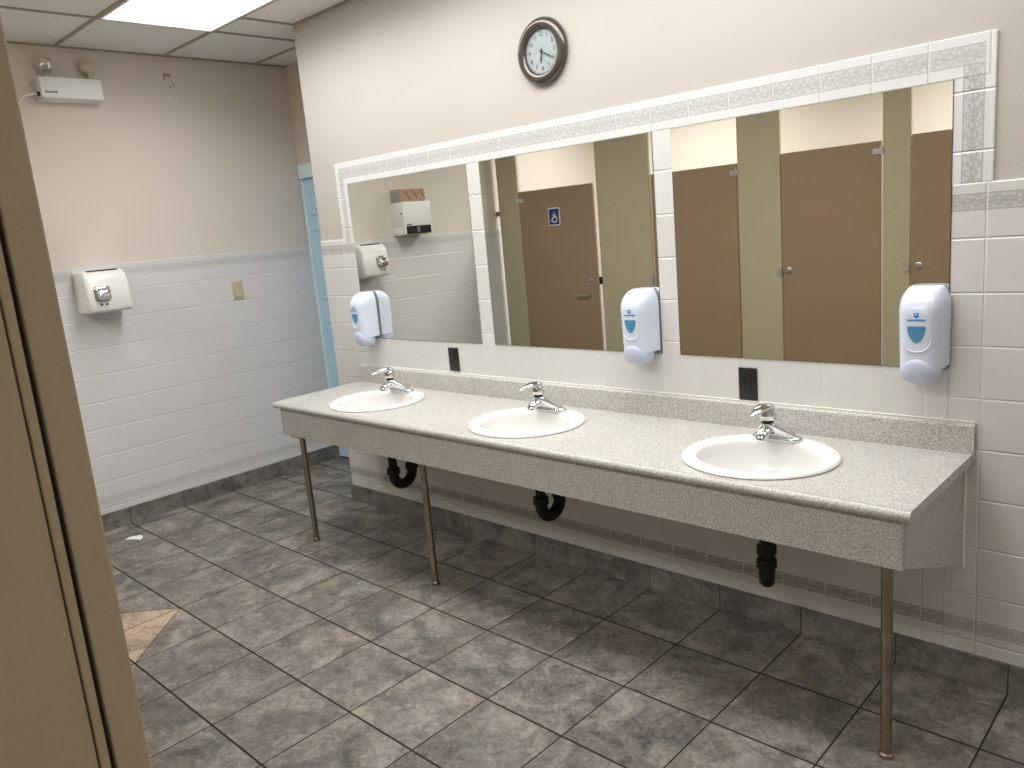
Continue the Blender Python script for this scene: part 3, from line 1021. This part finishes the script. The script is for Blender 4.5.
# square bezel, chrome knuckle nozzle
yn, zn = -0.988, 1.408
bm = B()
XF = XL + dp - 0.012
rings = []
for k, (ex, sy, sz) in enumerate(((-0.004, 0.046, 0.044), (0.006, 0.046, 0.044), (0.012, 0.042, 0.040), (0.016, 0.036, 0.034))):
    rings.append(ring((XF + ex, yn, zn), sy, sz, 40, (0, 1, 0), (0, 0, 1), 6))
loft(bm, rings)
nz = obj('nozzle', bm, M['chrome'], t, True, 40)
bm = B()
rings = []
for ex, zc_, sy, sz in ((0.012, zn + 0.004, 0.034, 0.031), (0.030, zn + 0.002, 0.033, 0.029), (0.044, zn - 0.008, 0.032, 0.024), (0.050, zn - 0.018, 0.030, 0.014)):
    rings.append(ring((XF + ex, yn, zc_), sy, sz, 40, (0, 1, 0), (0, 0, 1), 5))
loft(bm, rings)
obj('nozzle_cap', bm, M['chrome'], nz, True, 40)
bm = B()
for dy in (-0.016, 0.013):
    lathe(bm, [(0.0075, 0.0), (0.0075, 0.006), (0.004, 0.008)], 16, (XL + dp - 0.008, yn + dy, zn - 0.060), 'x')
obj('sensor_eyes', bm, M['dark'], t)
bm = B(); box(bm, XL + 0.125, XL + 0.140, -1.035, -0.865, z1 - 0.010, z1 - 0.0005 + 0.001, 0.002, 1)
for q in range(1):
    box(bm, XL + 0.118, XL + 0.128, -0.975, -0.865, z1 - 0.003, z1 + 0.0012)
obj('air_slot', bm, M['dark'], t)

# ------------------------------------------------------------------ emergency light
WLx = XL - PT
t = thing('emergency_light', 'white two-headed emergency light box high on the left wall', 'emergency light', (WLx, -0.905, 2.485))
ex = WLx + 0.088
bm = B()
plate = [(WLx, 2.474), (ex, 2.488), (ex - 0.004, 2.596), (WLx, 2.602)]
loft(bm, [[Vector((x, y, z)) for x, z in plate] for y in (-1.066, -0.744)])
bmesh.ops.bevel(bm, geom=bm.edges[:], offset=0.003, segments=2, affect='EDGES')
obj('housing', bm, M['white_metal'], t, True)
def head(y, face, lensm, bodym, nm):
    cz_ = 2.668
    cxh = WLx + 0.045
    bm = B()
    tube(bm, [(cxh, y, 2.598), (cxh, y, 2.640)], 0.010, 14)
    lathe(bm, [(0.018, 2.600), (0.018, 2.608), (0.010, 2.612)], 20, (cxh, y, 0))
    hb = obj('lamp_bracket', bm, M['ivory'], t, True)
    f = Vector(face).normalized()
    a = f.orthogonal().normalized(); b = f.cross(a)
    c = Vector((cxh, y, cz_))
    bm = B()
    rings = []
    for r, h in ((0.006, -0.044), (0.020, -0.042), (0.028, -0.030), (0.034, -0.008), (0.038, 0.014), (0.040, 0.024), (0.037, 0.026)):
        rings.append(ring(c + f * h, r, r, 32, a, b))
    loft(bm, rings)
    hd = obj('lamp_head', bm, bodym, t, True, 50)
    bm = B()
    rings = []
    for r, h in ((0.036, 0.022), (0.0355, 0.028), (0.028, 0.036), (0.014, 0.041), (0.002, 0.042)):
        rings.append(ring(c + f * h, r, r, 32, a, b))
    loft(bm, rings)
    obj('lens', bm, lensm, hd, True, 60)
head(-1.005, (0.55, -0.35, -0.35), M['chrome'], M['chrome_dull'], 'l')
head(-0.785, (0.35, 0.85, -0.10), M['ivory'], M['ivory'], 'r')
bm = B()
rnd = random.Random(5)
yy = -1.046
while yy < -0.985:
    wl = rnd.uniform(0.006, 0.010)
    box(bm, ex - 0.0012, ex + 0.0006, yy, yy + wl, 2.511, 2.511 + rnd.choice((0.010, 0.012)))
    yy += wl + 0.002
o = obj('maker_plate', bm, M['soap_grey'], t)
o['label'] = 'small grey illegible print on the front of the box'
bm = B(); lathe(bm, [(0.012, 0.0), (0.012, 0.010), (0.008, 0.012)], 16, (WLx + 0.05, -1.066, 2.510), 'y')
obj('cable_gland', bm, M['black'], t, True)
bm = B(); tube(bm, [(WLx + 0.05, -1.072, 2.510), (WLx + 0.045, -1.10, 2.508), (WLx + 0.03, -1.135, 2.498), (WLx + 0.012, -1.165, 2.465), (WLx + 0.006, -1.18, 2.41), (WLx + 0.006, -1.185, 2.30), (WLx + 0.006, -1.186, 2.15)], 0.0055, 10)
obj('cable', bm, M['white_metal'], t, True)

# ------------------------------------------------------------------ old mounting marks on the left wall
t = thing('old_mounting_mark', 'faint tan adhesive mark with white scuffs left high on the wall', 'wall mark', (WLx, -0.31, 2.60))
def yz_patch(bm, cy, cz, ry, rz, seed, n=18, th=0.0012):
    r = random.Random(seed)
    poly = []
    for k in range(n):
        a = 2 * PI * k / n
        f = r.uniform(0.75, 1.15)
        ca, sa = math.cos(a), math.sin(a)
        poly.append((cy + ry * f * math.copysign(abs(ca) ** 0.6, ca), cz + rz * f * math.copysign(abs(sa) ** 0.6, sa)))
    plate_x(bm, poly, WLx - 0.0005, WLx + th)
for nm, mm, args in (('adhesive', 'residue', (-0.318, 2.666, 0.026, 0.011, 1)), ('adhesive', 'residue', (-0.337, 2.652, 0.006, 0.013, 2)),
                     ('adhesive', 'residue', (-0.285, 2.612, 0.005, 0.010, 4)), ('adhesive', 'residue', (-0.308, 2.597, 0.005, 0.006, 5)),
                     ('filler_scuff', 'scuff', (-0.326, 2.535, 0.007, 0.020, 11)), ('filler_scuff', 'scuff', (-0.312, 2.510, 0.012, 0.008, 12)),
                     ('filler_scuff', 'scuff', (-0.286, 2.512, 0.007, 0.011, 13))):
    bm = B()
    yz_patch(bm, *args)
    obj(nm, bm, M[mm], t)

# ------------------------------------------------------------------ paper towel dispenser, seen in the left mirror
X1_, ya, yb, za, zb = -1.640, -1.562, -1.285, 1.582, 1.832
t = thing('paper_towel_dispenser', 'white paper towel dispenser with a black slot, seen in the left mirror', 'towel dispenser', (XL, -1.42, 1.58))
bm = B()
box(bm, WLx, X1_, ya, yb, 1.648, zb, 0.004, 2)
box(bm, WLx, X1_ - 0.055, ya + 0.002, yb - 0.002, za, 1.652, 0.003, 2)
box(bm, X1_ - 0.060, X1_, ya, ya + 0.014, za + 0.006, 1.652, 0.002, 1)
box(bm, X1_ - 0.060, X1_, yb - 0.014, yb, za + 0.006, 1.652, 0.002, 1)
obj('housing', bm, M['white_metal'], t, True)
bm = B(); box(bm, X1_ - 0.058, X1_ - 0.006, ya + 0.014, yb - 0.014, za + 0.008, 1.647)
obj('towel_slot', bm, M['black'], t)
bm = B(); box(bm, X1_ - 0.010, X1_ - 0.001, -1.435, -1.405, za + 0.016, 1.640, 0.004, 2)
obj('feed_tab', bm, M['soap_grey'], t)
bm = B(); box(bm, X1_ - 0.001, X1_ + 0.0012, -1.350, -1.305, 1.653, 1.665)
obj('nameplate', bm, M['soap_grey'], t)
bm = B(); lathe(bm, [(0.008, 0.0), (0.008, -0.002), (0.004, -0.003)], 16, (X1_ - 0.030, yb, 1.745), 'y')
obj('key_lock', bm, M['dark'], t)
t = thing('towel_pack', 'brown wrapped pack of folded towels lying on the towel dispenser', 'paper towels', (-1.735, -1.42, zb))
bm = B(); box(bm, WLx + 0.002, -1.680, -1.545, -1.304, zb, zb + 0.098, 0.004, 2)
obj('wrapper', bm, M['kraft'], t)
bm = B()
for k in range(7):
    zz_ = zb + 0.006 + k * 0.0125
    box(bm, WLx + 0.004, -1.684, -1.306, -1.296, zz_, zz_ + 0.0105, 0.002, 1)
obj('towel_ends', bm, M['towels'], t)
bm = B()
for k in range(3):
    yy = -1.345 - k * 0.078
    plate_x(bm, [(yy, zb + 0.080), (yy - 0.010, zb + 0.080), (yy - 0.052, zb + 0.022), (yy - 0.042, zb + 0.022)], -1.6805, -1.6795)
o = obj('printed_stripes', bm, M['kraft_ink'], t)

# ------------------------------------------------------------------ toilet stalls (seen in the mirrors) and the stall the camera stands in
TH = 0.026
def pilaster(x0, x1, label):
    t = thing('stall_pilaster', label, 'stall post', ((x0 + x1) / 2, YD, 0), 'olive stall posts')
    bm = B(); box(bm, x0, x1, YD - TH, YD, 0.0, ZC, 0.0025, 2)
    obj('panel', bm, M['olive'], t)
    bm = B(); box(bm, x0 - 0.004, x1 + 0.004, YD - TH - 0.004, YD + 0.004, 0.0, 0.075, 0.002, 1)
    obj('floor_shoe', bm, M['chrome_dull'], t)
    return t
p1 = pilaster(-1.752, -1.512, 'olive stall post beside the left wall, left of the wheelchair sign door')
bm = B(); box(bm, XL, -1.745, YD - 0.020, YD + 0.010, 1.672, 1.712, 0.003, 1)
obj('wall_bracket', bm, M['pipe_steel'], p1)
p2 = pilaster(-0.680, -0.195, 'broad olive stall post right of the wheelchair sign door')
p3 = pilaster(0.517, 0.818, 'olive stall post in the left half of the right mirror')
p4 = pilaster(1.456, 1.613, 'narrow olive stall post reflected near the right edge of right mirror')
p5 = pilaster(2.235, 2.530, 'dark edge of the stall post at the near left of view')

def hinge(t, x, z, sgn, y=YD):
    """pivot hinge with its two leaves, sgn +1: post to the right"""
    bm = B()
    box(bm, x - 0.016, x + 0.016, y - 0.004, y + 0.012, z - 0.020, z + 0.012, 0.003, 1)
    box(bm, x - 0.050 * sgn if sgn > 0 else x, x if sgn > 0 else x + 0.050, y - 0.001, y + 0.006, z - 0.024, z + 0.010, 0.002, 1)
    lathe(bm, [(0.007, -0.026), (0.007, 0.030), (0.004, 0.034)], 16, (x, y + 0.008, z))
    for q in (-0.018, -0.040):
        lathe(bm, [(0.005, 0.0), (0.005, 0.002), (0.002, 0.003)], 12, (x + q * sgn, y + 0.006, z - 0.007), 'y')
    obj('hinge', bm, M['chrome_dull'], t, True)
def knob(t, x, z, y=YD):
    bm = B()
    # the lathe axis points to -y, so build it towards the room with negative heights
    lathe(bm, [(0.021, 0.0), (0.021, -0.004), (0.017, -0.006), (0.012, -0.006), (0.012, -0.014), (0.008, -0.018), (0.001, -0.018)], 24, (x, y, z), 'y')
    obj('latch_knob', bm, M['chrome_dull'], t, True)
def keeper(t, x, z):
    bm = B()
    box(bm, x - 0.024, x + 0.006, YD - 0.0, YD + 0.004, z - 0.030, z + 0.030, 0.001, 1)
    box(bm, x - 0.004, x + 0.012, YD - 0.0, YD + 0.018, z - 0.030, z + 0.030, 0.003, 1)
    obj('strike_keeper', bm, M['chrome_dull'], t)
def door(x0, x1, zt, label):
    t = thing('stall_door', label, 'stall door', ((x0 + x1) / 2, YD - 0.002, 0.30), 'brown stall doors')
    bm = B(); box(bm, x0, x1, YD - TH + 0.001, YD - 0.002, 0.30, zt, 0.003, 2)
    obj('leaf', bm, M['brown'], t)
    return t
DYF = YD - 0.002
d1 = door(-1.508, -0.722, 1.856, 'brown stall door with a blue wheelchair sign, in the middle mirror')
hinge(d1, -1.510, 1.790, -1)
sg = B()
sx, sz = -1.130, 1.625
def rrect(hw, hh, r, n=6):
    out = []
    for cx_, cz_, a0 in ((hw - r, hh - r, 0), (-hw + r, hh - r, PI / 2), (-hw + r, -hh + r, PI), (hw - r, -hh + r, 3 * PI / 2)):
        for k in range(n + 1):
            a = a0 + PI / 2 * k / n
            out.append((sx + cx_ + r * math.cos(a), sz + cz_ + r * math.sin(a)))
    return out
plate_y(sg, rrect(0.062, 0.072, 0.012), DYF, DYF + 0.003)
s1 = obj('accessibility_sign', sg, M['sign_white'], d1)
s1['label'] = 'blue wheelchair sign with a white border'
bm = B(); plate_y(bm, rrect(0.054, 0.064, 0.006), DYF + 0.003, DYF + 0.0036)
obj('sign_field', bm, M['sign_blue'], s1)
bm = B()
def stroke(pts, wv, y=DYF + 0.0050):
    """flat ribbon through (u,v); u runs to the reader's right, which is -x"""
    for (a, b), (c, d_) in zip(pts, pts[1:]):
        L = math.hypot(c - a, d_ - b)
        nx, nz = -(d_ - b) / L * wv, (c - a) / L * wv
        plate_y(bm, [(sx - (a + nx), sz + b + nz), (sx - (c + nx), sz + d_ + nz), (sx - (c - nx), sz + d_ - nz), (sx - (a - nx), sz + b - nz)], DYF + 0.003, y)
    for a, b in pts:
        plate_y(bm, [(sx - a + wv * math.cos(2 * PI * k / 12), sz + b + wv * math.sin(2 * PI * k / 12)) for k in range(12)], DYF + 0.003, y - 0.0002)
stroke([(-0.008, 0.043), (-0.0081, 0.0431)], 0.0085)
stroke([(-0.008, 0.026), (-0.005, -0.004), (0.013, -0.005), (0.022, -0.034), (0.030, -0.031)], 0.0048)
stroke([(-0.006, 0.014), (0.012, 0.014)], 0.0034)
stroke([(-0.004 + 0.026 * math.cos(math.radians(a)), -0.020 + 0.026 * math.sin(math.radians(a))) for a in range(118, 352, 13)], 0.0046)
obj('wheelchair_symbol', bm, M['sign_white'], s1)
bm = B(); lathe(bm, [(0.024, 0.0), (0.024, -0.004), (0.019, -0.006), (0.001, -0.006)], 24, (-0.795, DYF, 1.086), 'y')
lk = obj('lock_rosette', bm, M['chrome_dull'], d1, True)
bm = B(); box(bm, -0.800, -0.790, DYF + 0.005, DYF + 0.009, 1.074, 1.098)
obj('lock_slot', bm, M['dark'], lk)
bm = B()
tube(bm, [(-0.918, DYF, 0.978), (-0.918, DYF + 0.030, 0.978), (-0.808, DYF + 0.030, 0.978), (-0.808, DYF, 0.978)], 0.008, 12)
obj('pull_handle', bm, M['chrome_dull'], d1, True)
bm = B(); box(bm, -0.700, -0.672, YD, YD + 0.014, 1.065, 1.125, 0.003, 1)
obj('strike_keeper', bm, M['dark'], p2)
d2 = door(-0.180, 0.508, 1.863, 'brown stall door reflected at the left edge of the right mirror')
hinge(d2, 0.510, 1.806, 1); knob(d2, -0.140, 1.096, DYF); keeper(p2, -0.196, 1.096)
d3 = door(0.823, 1.446, 1.887, 'brown stall door reflected in the middle of the right mirror')
hinge(d3, 1.450, 1.834, 1); knob(d3, 0.868, 1.134, DYF); keeper(p3, 0.812, 1.130)
d4 = door(1.618, 2.225, 1.899, 'brown stall door reflected at the right edge of the right mirror')
hinge(d4, 2.229, 1.834, 1); knob(d4, 1.664, 1.143, DYF); keeper(p4, 1.605, 1.141)
# own stall: the door stands open into the stall beside the post
t = thing('stall_door', 'open tan stall door close at the left edge of the view', 'stall door', (2.517, -2.477, 0.30))
bm = B()
box(bm, 2.506, 2.530, -3.080, -2.4785, 0.30, 1.88, 0.003, 2)
obj('leaf', bm, M['olive'], t)
bm = B()
box(bm, 2.504, 2.5305, -2.4775, -2.4700, 0.30, 1.88, 0.0025, 2)
obj('edge_trim', bm, M['olive'], t)
bm = B(); box(bm, 2.508, 2.521, -2.4708, -2.4652, 0.32, 1.86, 0.001, 1)
obj('hinge', bm, M['dark'], t)  # dark strip stands in for the shade in the gap beside the post

# ------------------------------------------------------------------ litter
bm = B()
lp = [(-1.535, -1.110), (-1.490, -1.060), (-1.435, -1.072), (-1.425, -1.092), (-1.470, -1.112), (-1.515, -1.145)]
loft(bm, [[Vector((x, y, z + (0.004 if k in (1, 2) else 0.0))) for k, (x, y) in enumerate(lp)] for z in (0.0005, 0.002)])
tag(obj('paper_scrap', bm, M['paper']), 'small white paper scrap on the floor by the left wall base', 'litter')

for o in list(bpy.data.objects):
    if '_w' in o:
        del o['_w']
